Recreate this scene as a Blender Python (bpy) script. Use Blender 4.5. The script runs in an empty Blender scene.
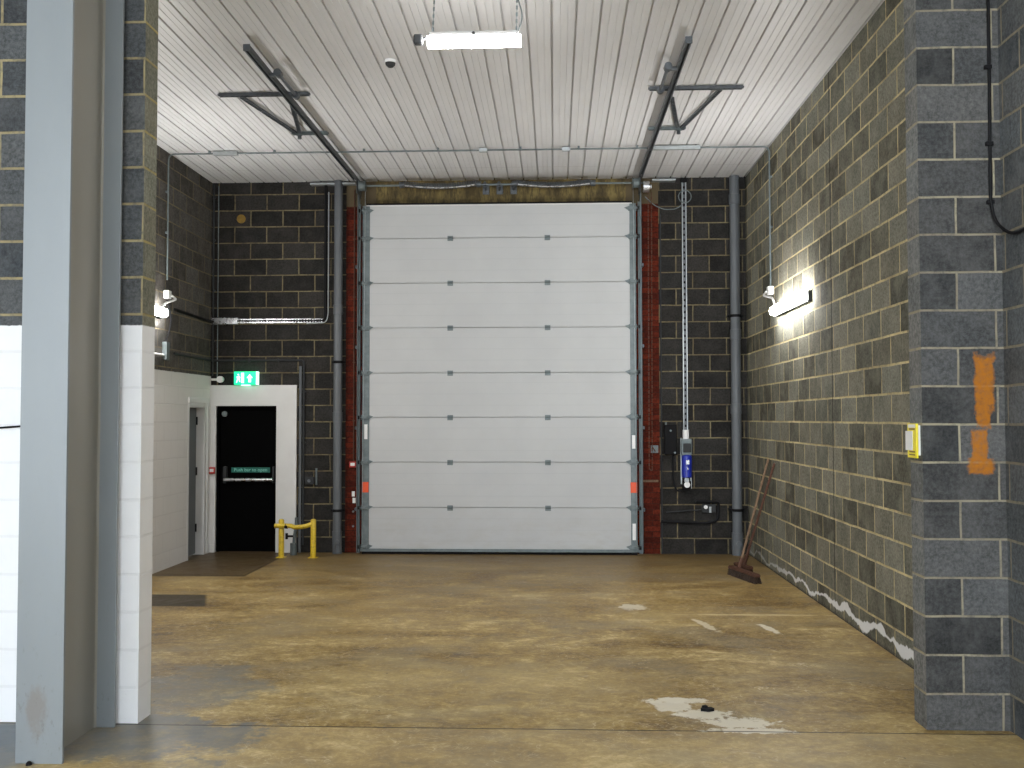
import bpy, bmesh, math, random
from mathutils import Vector, Matrix
random.seed(7)
PI = math.pi
SC = bpy.context.scene
COL = SC.collection

# ------------------------------------------------------------------ node helpers
class NT:
    def __init__(s, name):
        s.m = bpy.data.materials.new(name); s.m.use_nodes = True
        s.t = s.m.node_tree; s.t.nodes.clear()
        s.out = s.t.nodes.new('ShaderNodeOutputMaterial')
        s.b = s.t.nodes.new('ShaderNodeBsdfPrincipled')
        s.t.links.new(s.b.outputs[0], s.out.inputs[0])
        s._c = None
    def put(s, sock, v):
        if isinstance(v, bpy.types.NodeSocket): s.t.links.new(v, sock)
        elif isinstance(v, (tuple, list)):
            v = tuple(v)
            sock.default_value = v + (1,) if (sock.type == 'RGBA' and len(v) == 3) else v
        else: sock.default_value = v
    def n(s, typ, ins=None, **kw):
        nd = s.t.nodes.new(typ)
        for k, v in kw.items(): setattr(nd, k, v)
        for k, v in (ins or {}).items(): s.put(nd.inputs[k], v)
        return nd
    def coord(s):
        if s._c is None: s._c = s.n('ShaderNodeTexCoord').outputs['Object']
        return s._c
    def xyz(s):
        q = s.n('ShaderNodeSeparateXYZ', {0: s.coord()})
        return q.outputs[0], q.outputs[1], q.outputs[2]
    def vec(s, x, y, z=0.0):
        return s.n('ShaderNodeCombineXYZ', {0: x, 1: y, 2: z}).outputs[0]
    def M(s, op, a, b=0.0, c=None, clamp=False):
        nd = s.n('ShaderNodeMath', {0: a, 1: b}, operation=op, use_clamp=clamp)
        if c is not None: s.put(nd.inputs[2], c)
        return nd.outputs[0]
    def noise(s, vec, scale, detail=3, rough=.55, dist=0.0):
        return s.n('ShaderNodeTexNoise', {'Vector': vec, 'Scale': scale, 'Detail': detail, 'Roughness': rough, 'Distortion': dist}).outputs[0]
    def step(s, v, lo, hi, a=0.0, b=1.0):
        return s.n('ShaderNodeMapRange', {0: v, 1: lo, 2: hi, 3: a, 4: b}, clamp=True).outputs[0]
    def mix(s, f, a, b, mode='MIX'):
        nd = s.n('ShaderNodeMix', data_type='RGBA', blend_type=mode)
        s.put(nd.inputs[0], f); s.put(nd.inputs[6], a); s.put(nd.inputs[7], b)
        return nd.outputs[2]
    def scale(s, sx, sy, sz, loc=(0, 0, 0)):
        return s.n('ShaderNodeMapping', {0: s.coord(), 1: loc, 3: (sx, sy, sz)}).outputs[0]
    def bump(s, h, strength=.4, dist=.01):
        s.put(s.b.inputs['Normal'], s.n('ShaderNodeBump', {'Height': h, 'Strength': strength, 'Distance': dist}).outputs[0])
    def set(s, **kw):
        for k, v in kw.items(): s.put(s.b.inputs[k.replace('_', ' ')], v)
        return s.m

def plain(name, col, rough=.5, metal=0.0, var=.12, scale=9.0, rv=.08, emit=None, strength=0.0, grime=None, bump=.0, spec=.5):
    t = NT(name)
    nz = t.noise(t.coord(), scale, 4)
    f = t.step(nz, .3, .7)
    c = t.mix(f, tuple(x*(1-var) for x in col), tuple(min(1, x*(1+var)) for x in col))
    if grime:
        g = t.step(t.noise(t.coord(), scale*2.3, 5, .65), .52, .72)
        c = t.mix(t.M('MULTIPLY', g, .7), c, grime)
    t.set(Base_Color=c, Roughness=t.step(nz, .2, .8, max(.03, rough-rv), min(1, rough+rv)), Metallic=metal)
    if emit: t.set(Emission_Color=emit, Emission_Strength=strength)
    if bump: t.bump(t.noise(t.coord(), scale*6, 3), bump, .004)
    t.b.inputs['Specular IOR Level'].default_value = spec
    return t.m

def block_mat(name, axis, shift, c_lo, c_hi, mortar, mortar2, paint=None, effl=False, joint=None, orange=False, rough=.88, warm=None, pal=(.80, .81, .82), ms=.0095, hk=.6, spk=1.0):
    """concrete blocks 450 x 225 mm laid half bond, courses counted from the floor"""
    t = NT(name); X, Y, Z = t.xyz()
    h = X if axis == 'X' else Y
    zz = t.M('ADD', Z, .014)
    wob = t.M('MULTIPLY', t.M('SUBTRACT', t.noise(t.coord(), 3.5, 2), .5), .012)
    v = t.vec(t.M('ADD', t.M('ADD', h, shift), wob), t.M('ADD', zz, wob))
    def brick(ms, smooth, bias):
        return t.n('ShaderNodeTexBrick', {'Vector': v, 'Color1': (0, 0, 0), 'Color2': (1, 1, 1), 'Mortar': (.5, .5, .5), 'Scale': 1.0,
            'Mortar Size': ms, 'Mortar Smooth': smooth, 'Bias': bias, 'Brick Width': .45, 'Row Height': .225}, offset=.5, offset_frequency=2)
    br = brick(ms, .35, 0.0); br2 = brick(.0001, 0, 0.0)
    rnd = br2.outputs[0]
    patch = t.noise(t.coord(), 1.1, 3, .6)
    c = t.mix(rnd, c_lo, c_hi)
    c = t.mix(t.step(patch, .35, .68), c, warm or tuple(x*.8 for x in c_lo), 'MIX') if warm else c
    hue = t.M('FRACT', t.M('MULTIPLY', rnd, 7.31))
    c = t.mix(t.M('MULTIPLY', hue, hk), c, t.mix(1.0, c, (.90, .99, 1.07), 'MULTIPLY'))
    sp = t.noise(t.coord(), 40, 5, .8)
    c = t.mix(t.step(sp, .40, .62), tuple_mul(t, c, .66), tuple_mul(t, c, 1.36))
    big = t.noise(t.coord(), 5.5, 4, .65)
    c = t.mix(t.step(big, .42, .75, 0, .30), c, tuple(min(1, x*1.9+.01) for x in c_hi))
    mc = t.mix(t.step(t.noise(t.coord(), 1.7, 4, .65), .36, .64), mortar, mortar2)
    ragged = t.noise(t.coord(), 17, 4, .7)
    mf = t.M('MULTIPLY', br.outputs[1], t.step(ragged, .32, .52, .35, 1.0))
    col = t.mix(mf, c, mc)
    hgt = t.M('ADD', t.M('MULTIPLY', br.outputs[1], -1.0), t.M('MULTIPLY', sp, .35))
    if joint is not None:
        j = t.step(t.M('ABSOLUTE', t.M('SUBTRACT', h, joint)), .006, .012, 1, 0)
        col = t.mix(j, col, (.012, .011, .009))
    if orange:
        def blob(cx, cz, rx, rz):
            dx = t.M('DIVIDE', t.M('SUBTRACT', X, cx), rx); dz = t.M('DIVIDE', t.M('SUBTRACT', Z, cz), rz)
            d = t.M('MAXIMUM', t.M('ABSOLUTE', dx), t.M('ABSOLUTE', dz))
            return t.step(t.M('ADD', d, t.M('MULTIPLY', t.M('SUBTRACT', t.noise(t.coord(), 16, 5, .7), .5), 1.1)), .85, 1.15, 1, 0)
        o = t.M('MAXIMUM', t.M('MAXIMUM', blob(2.535, 2.03, .055, .16), blob(2.525, 1.86, .04, .09)), t.M('MAXIMUM', blob(2.50, 1.63, .045, .12), blob(2.51, 1.54, .07, .045)))
        col = t.mix(t.M('MULTIPLY', o, t.step(t.noise(t.coord(), 30, 3), .3, .6, .55, .95)), col, (.42, .15, .012))
    if effl:
        wav = t.M('MULTIPLY', t.M('SUBTRACT', t.noise(t.vec(0, Y, 0), 1.9, 3, .5), .5), .30)
        thick = t.M('MULTIPLY', t.step(t.noise(t.vec(3, Y, 0), 3.1, 3, .6), .38, .62, 0.0, .045), t.step(Y, 7.0, 12.5, 1, .35))
        near = t.step(Y, 7.2, 13.2, .115, .07)
        d = t.M('SUBTRACT', t.M('ABSOLUTE', t.M('SUBTRACT', Z, t.M('ADD', near, wav))), thick)
        e = t.step(t.M('ADD', d, t.M('MULTIPLY', t.M('SUBTRACT', t.noise(t.coord(), 9, 4, .7), .5), .06)), .004, .014, 1, 0)
        e = t.M('MULTIPLY', e, t.step(Y, 10.5, 13, 1, .25))
        col = t.mix(t.M('MULTIPLY', e, .85), col, (.80, .80, .80))
        col = t.mix(t.step(t.M('ADD', Z, t.M('MULTIPLY', sp, .05)), .03, .06, .75, 0), col, (.03, .028, .024))
    if paint is not None:
        edge = t.M('ADD', Z, t.M('MULTIPLY', t.M('SUBTRACT', t.noise(t.coord(), 30, 2), .5), .012))
        pm = t.step(edge, paint-.003, paint+.003, 1, 0)
        pc = t.mix(br.outputs[1], tuple(pal), tuple(x*.93 for x in pal))
        pc = t.mix(t.step(t.noise(t.coord(), 4, 5, .7), .5, .8, 0, .3), pc, tuple(x*.85 for x in pal))
        chips = t.M('MULTIPLY', t.step(t.noise(t.coord(), 60, 2), .70, .74), t.step(Z, 0, .25, .8, .0))
        pc = t.mix(chips, pc, (.12, .11, .10))
        col = t.mix(pm, col, pc)
        t.set(Roughness=t.step(pm, 0, 1, rough, .55))
        hgt = t.M('MULTIPLY', hgt, t.step(pm, 0, 1, 1, .3))
    else:
        t.set(Roughness=rough)
    t.set(Base_Color=col); t.b.inputs['Specular IOR Level'].default_value = .18
    t.bump(hgt, .55, .008)
    return t.m

def tuple_mul(t, sock, k):
    return t.mix(1.0, sock, (k, k, k), 'MULTIPLY')

# ------------------------------------------------------------------ materials
GLO, GHI = (.050, .052, .054), (.115, .118, .120)
M = {}
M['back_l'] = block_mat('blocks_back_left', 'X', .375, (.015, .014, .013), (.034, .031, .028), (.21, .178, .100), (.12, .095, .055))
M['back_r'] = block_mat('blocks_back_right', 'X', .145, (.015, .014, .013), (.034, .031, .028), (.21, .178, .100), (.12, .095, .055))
M['right'] = block_mat('blocks_right_wall', 'Y', .05, (.072, .068, .050), (.215, .205, .160), (.66, .56, .31), (.38, .31, .17), effl=True, joint=9.46, ms=.011)
M['near'] = block_mat('blocks_near_wall', 'Y', .12, (.055, .058, .060), (.115, .120, .122), (.27, .24, .17), (.19, .165, .12))
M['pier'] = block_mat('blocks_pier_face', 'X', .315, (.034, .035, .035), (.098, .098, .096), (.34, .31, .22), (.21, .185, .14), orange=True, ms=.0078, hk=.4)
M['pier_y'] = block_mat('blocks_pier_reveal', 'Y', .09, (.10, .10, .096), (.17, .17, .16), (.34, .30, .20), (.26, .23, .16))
M['left'] = block_mat('blocks_left_wall', 'Y', .2, (.055, .050, .044), (.105, .097, .086), (.22, .185, .11), (.14, .115, .075), paint=2.415, pal=(.73, .715, .69))
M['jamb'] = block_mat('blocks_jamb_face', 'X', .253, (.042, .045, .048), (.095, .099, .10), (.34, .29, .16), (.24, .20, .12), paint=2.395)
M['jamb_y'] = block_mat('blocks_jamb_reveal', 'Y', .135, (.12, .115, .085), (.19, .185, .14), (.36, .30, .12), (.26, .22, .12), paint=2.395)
M['white_metal'] = plain('white_painted_metal', (.62, .61, .60), .42, 0, .03)
M['white_plastic'] = plain('white_plastic', (.78, .78, .77), .4, 0, .03)
M['frame_white'] = plain('white_gloss_paint', (.66, .66, .65), .35, 0, .05, 3)
M['column'] = plain('pale_grey_steel_paint', (.205, .228, .242), .33, 0, .02, 3.5, rv=.0)
M['pipe'] = plain('grey_plastic_pipe', (.105, .115, .125), .5, 0, .06, 5, rv=.02)
M['galv'] = plain('galvanised_steel', (.42, .45, .46), .42, .6, .15, 14)
M['galv_dull'] = plain('dull_galvanised_steel', (.15, .18, .185), .5, .4, .2, 14)
M['track'] = plain('dark_track_steel', (.10, .11, .12), .45, .6, .25, 12)
M['silver'] = plain('bright_conduit', (.62, .63, .65), .28, .85, .1, 20)
M['black'] = plain('black_rubber', (.006, .006, .007), .7, 0, .2, spec=.15)
M['black_gloss'] = plain('black_door_paint', (.0012, .0012, .0014), .8, 0, .2, spec=.05)
M['cable'] = plain('black_cable', (.007, .007, .008), .6, 0, .2, spec=.2)
M['yellow'] = plain('yellow_barrier_paint', (.62, .44, .02), .4, 0, .12, 16, grime=(.20, .13, .02))
M['yellow_sign'] = plain('yellow_sign', (.85, .72, .02), .4, 0, .04)
M['ochre'] = plain('ochre_plate', (.20, .12, .015), .7, 0, .3, 20)
M['column_web'] = plain('warm_lit_steel_paint', (.255, .245, .212), .34, 0, .02, 3.5, rv=.0)  # beige tint paints the warm bay light into the web colour
M['red'] = plain('red_plastic', (.45, .03, .02), .4, 0, .06)
M['orange_sticker'] = plain('orange_red_sticker', (.80, .09, .02), .45, 0, .05)
M['blue'] = plain('deep_blue_paint', (.015, .03, .33), .35, 0, .1)
M['dark_grey'] = plain('dark_grey_plastic', (.032, .034, .036), .6, 0, .2, spec=.25)
M['door_grey'] = plain('grey_door_paint', (.10, .11, .115), .45, 0, .08)
M['wood'] = plain('worn_brown_handle', (.16, .105, .065), .7, 0, .3, 22, grime=(.06, .035, .022), spec=.2)
M['wood_red'] = plain('worn_red_brown_wood', (.085, .040, .026), .7, 0, .3, 22, spec=.2)
M['bristle'] = plain('dark_bristles', (.035, .02, .012), .9, 0, .4, 60, bump=.6)
M['green_label'] = plain('dark_green_label', (.01, .13, .10), .4, 0, .05)
M['label_text'] = plain('pale_green_lettering', (.30, .72, .62), .5, 0, .03)
M['exit_green'] = plain('lit_green_panel', (.0, .5, .2), .4, 0, .02, emit=(0.0, .62, .22), strength=1.0)
M['exit_white'] = plain('lit_white_symbol', (.8, 1, .9), .4, 0, .02, emit=(.55, 1, .8), strength=1.0)
M['dark_ink'] = plain('dark_sign_ink', (.20, .13, .01), .5, 0, .05)
M['tube'] = plain('glowing_lamp_cover', (.9, .9, .9), .4, 0, .01, emit=(1.0, .98, .95), strength=59.0)
M['tube_ceiling'] = plain('glowing_ceiling_lamp_cover', (.9, .9, .9), .4, 0, .01, emit=(1.0, .98, .95), strength=50.0)

def column_mat():
    t = NT('pale_grey_steel_paint'); X, Y, Z = t.xyz()
    nz = t.M('MULTIPLY', t.M('SUBTRACT', t.noise(t.scale(1, 1, .6), 14, 5, .7), .5), 3.0)
    dx = t.M('DIVIDE', t.M('ADD', X, .02), .055); dz = t.M('DIVIDE', t.M('SUBTRACT', Z, .27), .13)
    d = t.M('ADD', t.M('SQRT', t.M('ADD', t.M('POWER', t.M('ABSOLUTE', dx), 2), t.M('POWER', t.M('ABSOLUTE', dz), 2))), nz)
    k = t.M('MULTIPLY', t.step(d, .5, 1.3, 1, 0), .40)
    c = t.mix(t.step(t.noise(t.scale(1, 1, .35), 3.0, 4), .35, .65), (.200, .222, .236), (.212, .236, .250))
    c = t.mix(t.M('MULTIPLY', k, t.step(Y, -.31, -.30, 1, 0)), c, (.16, .115, .085))
    c = t.mix(t.M('MULTIPLY', t.step(t.noise(t.scale(1, 1, .5), 30, 4, .7), .60, .68), t.step(Z, .1, 1.1, .35, .03)), c, (.10, .095, .085))
    t.set(Base_Color=c, Roughness=.33); return t.m
M['column'] = column_mat()

def brick_mat():
    t = NT('red_brick'); X, Y, Z = t.xyz()
    v = t.vec(t.M('ADD', X, .03), Z)
    b = t.n('ShaderNodeTexBrick', {'Vector': v, 'Color1': (.05, .008, .004), 'Color2': (.115, .018, .008), 'Mortar': (.04, .014, .009), 'Scale': 1.0,
        'Mortar Size': .005, 'Mortar Smooth': .3, 'Bias': .0, 'Brick Width': .225, 'Row Height': .075}, offset=.5, offset_frequency=2)
    c = t.mix(t.step(t.noise(t.coord(), 30, 4, .7), .35, .65), tuple_mul(t, b.outputs[0], .6), tuple_mul(t, b.outputs[0], 1.35))
    c = t.mix(t.step(Z, 4.74, 4.76), c, (.11, .085, .05))
    t.set(Base_Color=c, Roughness=.8); t.b.inputs['Specular IOR Level'].default_value = .12; t.bump(b.outputs[1], -.5, .006)
    return t.m
M['brick'] = brick_mat()

def lintel_mat():
    t = NT('stained_concrete_lintel')
    n1 = t.noise(t.scale(2.2, 1, 1.0), 2.2, 5, .65); n2 = t.noise(t.scale(7, 1, 1.5), 3.5, 5, .75)
    c = t.mix(t.step(n1, .40, .60), (.065, .045, .014), (.20, .15, .052))
    c = t.mix(t.step(n2, .45, .62, 0, .8), c, (.035, .025, .010))
    t.set(Base_Color=c, Roughness=.85); t.bump(n2, .3, .006)
    return t.m
M['lintel'] = lintel_mat()

def panel_mat():
    """insulated door panels: fine stucco skin with shallow pressed lines every 110 mm"""
    t = NT('white_insulated_panel'); X, Y, Z = t.xyz()
    m = t.M('PINGPONG', t.M('SUBTRACT', Z, .02), .0764)
    line = t.step(m, .0, .006, 1, 0)
    n1 = t.noise(t.coord(), 1.3, 4, .6)
    c = t.mix(t.step(n1, .3, .7), (.455, .465, .47), (.50, .51, .512))
    c = t.mix(t.M('MULTIPLY', line, .30), c, (.36, .38, .39))
    dirt = t.M('MULTIPLY', t.step(Z, .0, .8, .6, 0), t.step(t.noise(t.scale(1, 1, 2.5), 2.6, 5, .7), .45, .75))
    c = t.mix(dirt, c, (.40, .38, .33))
    t.set(Base_Color=c, Roughness=.5)
    t.bump(t.M('ADD', t.M('MULTIPLY', line, -1), t.M('MULTIPLY', t.noise(t.coord(), 70, 2), .10)), .25, .003)
    return t.m
M['panel'] = panel_mat()

def ceiling_mat():
    t = NT('white_liner_sheet'); X, Y, Z = t.xyz()
    n1 = t.noise(t.scale(1.6, .5, 1), 1.2, 4, .6)
    fine = t.M('PINGPONG', t.M('ADD', X, .0), .0125)
    c = t.mix(t.step(n1, .3, .7), (.59, .59, .60), (.67, .67, .68))
    c = t.mix(t.step(t.noise(t.scale(3, .8, 1), 2.4, 5, .7), .55, .8, 0, .25), c, (.42, .39, .35))
    lap = t.step(t.M('PINGPONG', t.M('ADD', Y, .3), 3.3), 0, .012, .5, 0)
    c = t.mix(lap, c, (.22, .2, .18))
    t.set(Base_Color=c, Roughness=.42); t.bump(fine, .16, .006)
    return t.m
M['ceiling'] = ceiling_mat()

def floor_mat():
    t = NT('worn_brown_concrete_floor'); X, Y, Z = t.xyz()
    a = t.noise(t.scale(.5, 1.0, 1), 1.5, 8, .62, .5)
    b = t.noise(t.scale(1.0, 1.25, 1), 2.4, 10, .74, 1.6)
    c3 = t.noise(t.scale(2.0, 2.3, 1), 5.5, 9, .80, 1.0)
    d4 = t.noise(t.scale(1, 1, 1, (7, 3, 0)), 26.0, 6, .8)
    v = t.M('ADD', t.M('ADD', t.M('MULTIPLY', a, .34), t.M('MULTIPLY', b, .36)), t.M('MULTIPLY', c3, .30))
    rp = t.n('ShaderNodeValToRGB', {0: v})
    el = rp.color_ramp.elements
    stops = ((.40, (.095, .056, .017)), (.455, (.215, .133, .036)), (.50, (.315, .210, .066)), (.545, (.43, .310, .115)), (.60, (.66, .52, .26)))
    el[0].position, el[0].color = stops[0][0], stops[0][1]+(1,)
    el[1].position, el[1].color = stops[-1][0], stops[-1][1]+(1,)
    for q, cc in stops[1:-1]:
        e = el.new(q); e.color = cc+(1,)
    col = rp.outputs[0]
    col = t.mix(t.step(d4, .52, .66, 0, .40), col, (.66, .56, .36))
    col = t.mix(t.step(d4, .46, .34, 0, .40), col, (.11, .072, .034))
    col = t.mix(t.step(t.noise(t.scale(1, 1.6, 1, (5, 2, 0)), .9, 6, .62), .50, .62, 0, .45), col, (.27, .225, .14))
    # thin scratches and dried runs
    for off, sc, k in (((3, 1, 0), 2.2, .6), ((9, 4, 0), 4.0, .5), ((2, 8, 0), 1.2, .5)):
        scr = t.noise(t.scale(1.0, 1.6, 1, off), sc, 3, .5, 2.2)
        sl = t.step(t.M('ABSOLUTE', t.M('SUBTRACT', scr, .5)), .0, .007, 1, 0)
        sl = t.M('MULTIPLY', sl, t.step(t.noise(t.scale(1, 1, 1, off), 1.6, 4, .6), .50, .58, 0, k))
        col = t.mix(sl, col, (.72, .62, .42))
    # floor colour darkens towards the door line; the front slab is paler
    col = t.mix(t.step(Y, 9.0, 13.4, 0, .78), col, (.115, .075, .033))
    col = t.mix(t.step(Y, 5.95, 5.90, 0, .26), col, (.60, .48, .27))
    nz = t.M('SUBTRACT', t.noise(t.coord(), 5.0, 6, .7), .5)
    nz3 = t.M('SUBTRACT', t.noise(t.coord(), 11.0, 7, .72), .5)
    nzb = t.M('SUBTRACT', t.noise(t.coord(), 1.8, 6, .7), .5)
    def ell(cx, cy, rx, ry, amp=1.2, soft=.12, big=False, rot=0.0):
        dx = t.M('SUBTRACT', X, cx); dy = t.M('SUBTRACT', Y, cy)
        if rot:
            c, s = math.cos(rot), math.sin(rot)
            dx, dy = t.M('ADD', t.M('MULTIPLY', dx, c), t.M('MULTIPLY', dy, s)), t.M('SUBTRACT', t.M('MULTIPLY', dy, c), t.M('MULTIPLY', dx, s))
        d = t.M('SQRT', t.M('ADD', t.M('POWER', t.M('ABSOLUTE', t.M('DIVIDE', dx, rx)), 2.0), t.M('POWER', t.M('ABSOLUTE', t.M('DIVIDE', dy, ry)), 2.0)))
        d = t.M('ADD', d, t.M('MULTIPLY', nzb if big else (nz3 if max(rx, ry) < .35 else nz), amp))
        return t.step(d, 1-soft, 1+soft, 1, 0)
    def put(mask, colr, k):
        nonlocal col
        col = t.mix(t.M('MULTIPLY', mask, k), col, colr)
    put(ell(-.55, 7.0, 1.1, .50, 3.6, .5, True), (.52, .41, .20), .38)
    put(ell(-1.9, 9.2, .9, 1.1, 3.4, .5, True), (.40, .29, .13), .25)
    put(ell(1.45, 9.3, .8, .5, 3.4, .5, True), (.48, .37, .18), .3)
    # blue grey paint rubbed off round the column
    put(t.M('MULTIPLY', ell(-2.55, 5.72, .85, .36, 4.0, .15, True), t.step(nz, -.25, .1, .4, 1)), (.135, .150, .160), .88)
    put(t.M('MULTIPLY', ell(-2.45, 6.70, .42, .60, 4.0, .2, True), t.step(nz, -.2, .12, .3, 1)), (.17, .175, .165), .8)
    put(ell(-3.3, 5.4, .5, .6, .8, .2, True), (.14, .165, .19), .85)
    # white dried spills
    for e in ((.74, 6.46, .13, .17), (.78, 6.56, .20, .06), (.90, 6.27, .17, .10), (1.10, 6.10, .22, .09), (1.16, 5.95, .26, .05)):
        put(ell(*e, 3.2, .14), (.74, .69, .56), .88)
    put(ell(.754, 9.775, .12, .15, 3.0, .15), (.66, .60, .46), .85)
    put(ell(1.33, 8.95, .040, .26, 3.0, .2, rot=.25), (.66, .58, .42), .85)
    put(ell(1.85, 8.82, .038, .20, 3.0, .2, rot=.25), (.72, .66, .52), .88)
    put(ell(1.9, 9.42, .65, .030, 3.0, .3), (.62, .50, .28), .7)
    # darker sunk patches by the side door
    def quad(x0, x1, y0, y1, k):
        sh = t.M('MULTIPLY', t.M('SUBTRACT', Y, y1), k)
        mx = t.M('MULTIPLY', t.step(X, x0, x0+.02), t.step(t.M('ADD', X, sh), x1-.04, x1, 1, 0))
        return t.M('MULTIPLY', mx, t.M('MULTIPLY', t.step(Y, y0-.02, y0+.02), t.step(Y, y1-.02, y1+.02, 1, 0)))
    put(quad(-4.9, -3.62, 11.55, 13.7, 0.0), (.040, .026, .014), .75)
    put(t.M('MULTIPLY', quad(-4.9, -3.58, 11.50, 11.60, 0.0), .8), (.03, .022, .014), .9)
    put(t.M('MULTIPLY', t.step(t.M('ABSOLUTE', t.M('ADD', X, 3.62)), .012, .03, 1, 0), t.step(Y, 11.5, 11.6)), (.02, .015, .01), .8)
    put(quad(-4.9, -3.60, 9.65, 10.30, .35), (.022, .018, .013), .9)
    # sawn joint
    put(t.step(t.M('ABSOLUTE', t.M('SUBTRACT', Y, t.M('ADD', 5.932, t.M('MULTIPLY', nz, .012)))), .004, .010, 1, 0), (.012, .010, .008), .95)
    specks = t.M('MULTIPLY', t.step(t.noise(t.coord(), 13, 2, .5), .76, .78), 1.0)
    put(specks, (.03, .02, .012), .8)
    t.set(Base_Color=col, Roughness=t.step(t.M('ADD', b, t.M('MULTIPLY', c3, .4)), .45, .95, .34, .62)); t.b.inputs['Specular IOR Level'].default_value = .28
    t.bump(t.M('ADD', b, t.M('MULTIPLY', c3, .6)), .12, .006)
    return t.m
M['floor'] = floor_mat()

# ------------------------------------------------------------------ mesh helpers
class MB:
    def __init__(s): s.b = bmesh.new()
    def box(s, x0, x1, y0, y1, z0, z1, bev=0.0):
        x0, x1 = sorted((x0, x1)); y0, y1 = sorted((y0, y1)); z0, z1 = sorted((z0, z1))
        r = bmesh.ops.create_cube(s.b, size=1)
        for v in r['verts']:
            v.co = Vector(((x0+x1)/2+v.co.x*(x1-x0), (y0+y1)/2+v.co.y*(y1-y0), (z0+z1)/2+v.co.z*(z1-z0)))
        if bev:
            es = list({e for v in r['verts'] for e in v.link_edges})
            bmesh.ops.bevel(s.b, geom=es, offset=bev, segments=2, affect='EDGES', profile=.5)
        return s
    def obox(s, p0, p1, w, h, up=(0, 0, 1)):
        """bar of section w x h from p0 to p1"""
        p0, p1 = Vector(p0), Vector(p1); d = (p1-p0).normalized(); u = Vector(up)
        a = d.cross(u)
        if a.length < 1e-4: a = d.cross(Vector((1, 0, 0)))
        a.normalize(); c = a.cross(d).normalized()
        vs = [s.b.verts.new(p + a*i*w/2 + c*j*h/2) for p in (p0, p1) for i, j in ((-1, -1), (1, -1), (1, 1), (-1, 1))]
        for f in ((3, 2, 1, 0), (4, 5, 6, 7), (0, 1, 5, 4), (1, 2, 6, 5), (2, 3, 7, 6), (3, 0, 4, 7)): s.b.faces.new([vs[i] for i in f])
        return s
    def tube(s, pts, r, seg=10, caps=True):
        pts = [Vector(p) for p in pts]; rings = []
        prev = None
        for i, p in enumerate(pts):
            d = (pts[min(i+1, len(pts)-1)] - pts[max(i-1, 0)]).normalized()
            if prev is None:
                a = d.cross(Vector((0, 0, 1)))
                if a.length < 1e-3: a = d.cross(Vector((1, 0, 0)))
            else: a = prev - d*prev.dot(d)
            a.normalize(); prev = a; c = d.cross(a)
            rr = r[i] if isinstance(r, (list, tuple)) else r
            rings.append([s.b.verts.new(p + a*math.cos(2*PI*k/seg)*rr + c*math.sin(2*PI*k/seg)*rr) for k in range(seg)])
        for q, w in zip(rings, rings[1:]):
            for k in range(seg): s.b.faces.new((q[k], q[(k+1) % seg], w[(k+1) % seg], w[k]))
        if caps: s.b.faces.new(rings[0][::-1]); s.b.faces.new(rings[-1])
        return s
    def prism(s, outline, y0, y1, axis='Y'):
        """closed outline in (x,z) for axis Y, (y,z) for X, (x,y) for Z"""
        def P(u, v, w): return {'Y': (u, w, v), 'X': (w, u, v), 'Z': (u, v, w)}[axis]
        a = [s.b.verts.new(P(u, v, y0)) for u, v in outline]; c = [s.b.verts.new(P(u, v, y1)) for u, v in outline]
        n = len(a); s.b.faces.new(a[::-1]); s.b.faces.new(c)
        for i in range(n): s.b.faces.new((a[i], a[(i+1) % n], c[(i+1) % n], c[i]))
        return s

ORG = {}
def build(mb, name, mat, parent=None, origin=None, smooth=False):
    org = Vector(ORG[parent.name]) if parent else Vector(origin or (0, 0, 0))
    b = mb.b
    bmesh.ops.recalc_face_normals(b, faces=b.faces)
    bmesh.ops.translate(b, verts=b.verts, vec=-org)
    me = bpy.data.meshes.new(name); b.to_mesh(me); b.free()
    mats = mat if isinstance(mat, (list, tuple)) else [mat]
    for m in mats: me.materials.append(M[m])
    if smooth:
        for p in me.polygons: p.use_smooth = True
        try: me.set_sharp_from_angle(angle=math.radians(40))
        except Exception: pass
    o = bpy.data.objects.new(name, me); COL.objects.link(o)
    if parent: o.parent = parent
    else: o.location = org
    ORG[o.name] = tuple(org)
    return o
def tag(o, label, cat, group=None, kind=None):
    o['label'] = label
    if cat: o['category'] = cat
    if group: o['group'] = group
    if kind: o['kind'] = kind
    return o
def thing(name, loc, label, cat, group=None, kind=None):
    o = bpy.data.objects.new(name, None); o.empty_display_size = .1; COL.objects.link(o)
    o.location = loc; ORG[o.name] = tuple(loc)
    return tag(o, label, cat, group, kind)
def struct(mb, name, mat, label, cat='wall'):
    return tag(build(mb, name, mat), label, cat, kind='structure')
def arc(c, r, a0, a1, plane='XZ', n=8, fixed=0.0):
    out = []
    for i in range(n+1):
        a = a0+(a1-a0)*i/n; u, v = c[0]+r*math.cos(a), c[1]+r*math.sin(a)
        out.append((u, fixed, v) if plane == 'XZ' else (fixed, u, v) if plane == 'YZ' else (u, v, fixed))
    return out
def rounded(pts, r, n=5):
    """polyline with rounded corners"""
    pts = [Vector(p) for p in pts]; out = [pts[0]]
    for i in range(1, len(pts)-1):
        a, p, c = pts[i-1], pts[i], pts[i+1]
        d0 = (a-p); d1 = (c-p); k = min(r, d0.length*.45, d1.length*.45)
        q0 = p+d0.normalized()*k; q1 = p+d1.normalized()*k
        for j in range(n+1):
            t = j/n; out.append(q0*(1-t)**2 + p*2*t*(1-t) + q1*t*t)
    out.append(pts[-1]); return out
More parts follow.
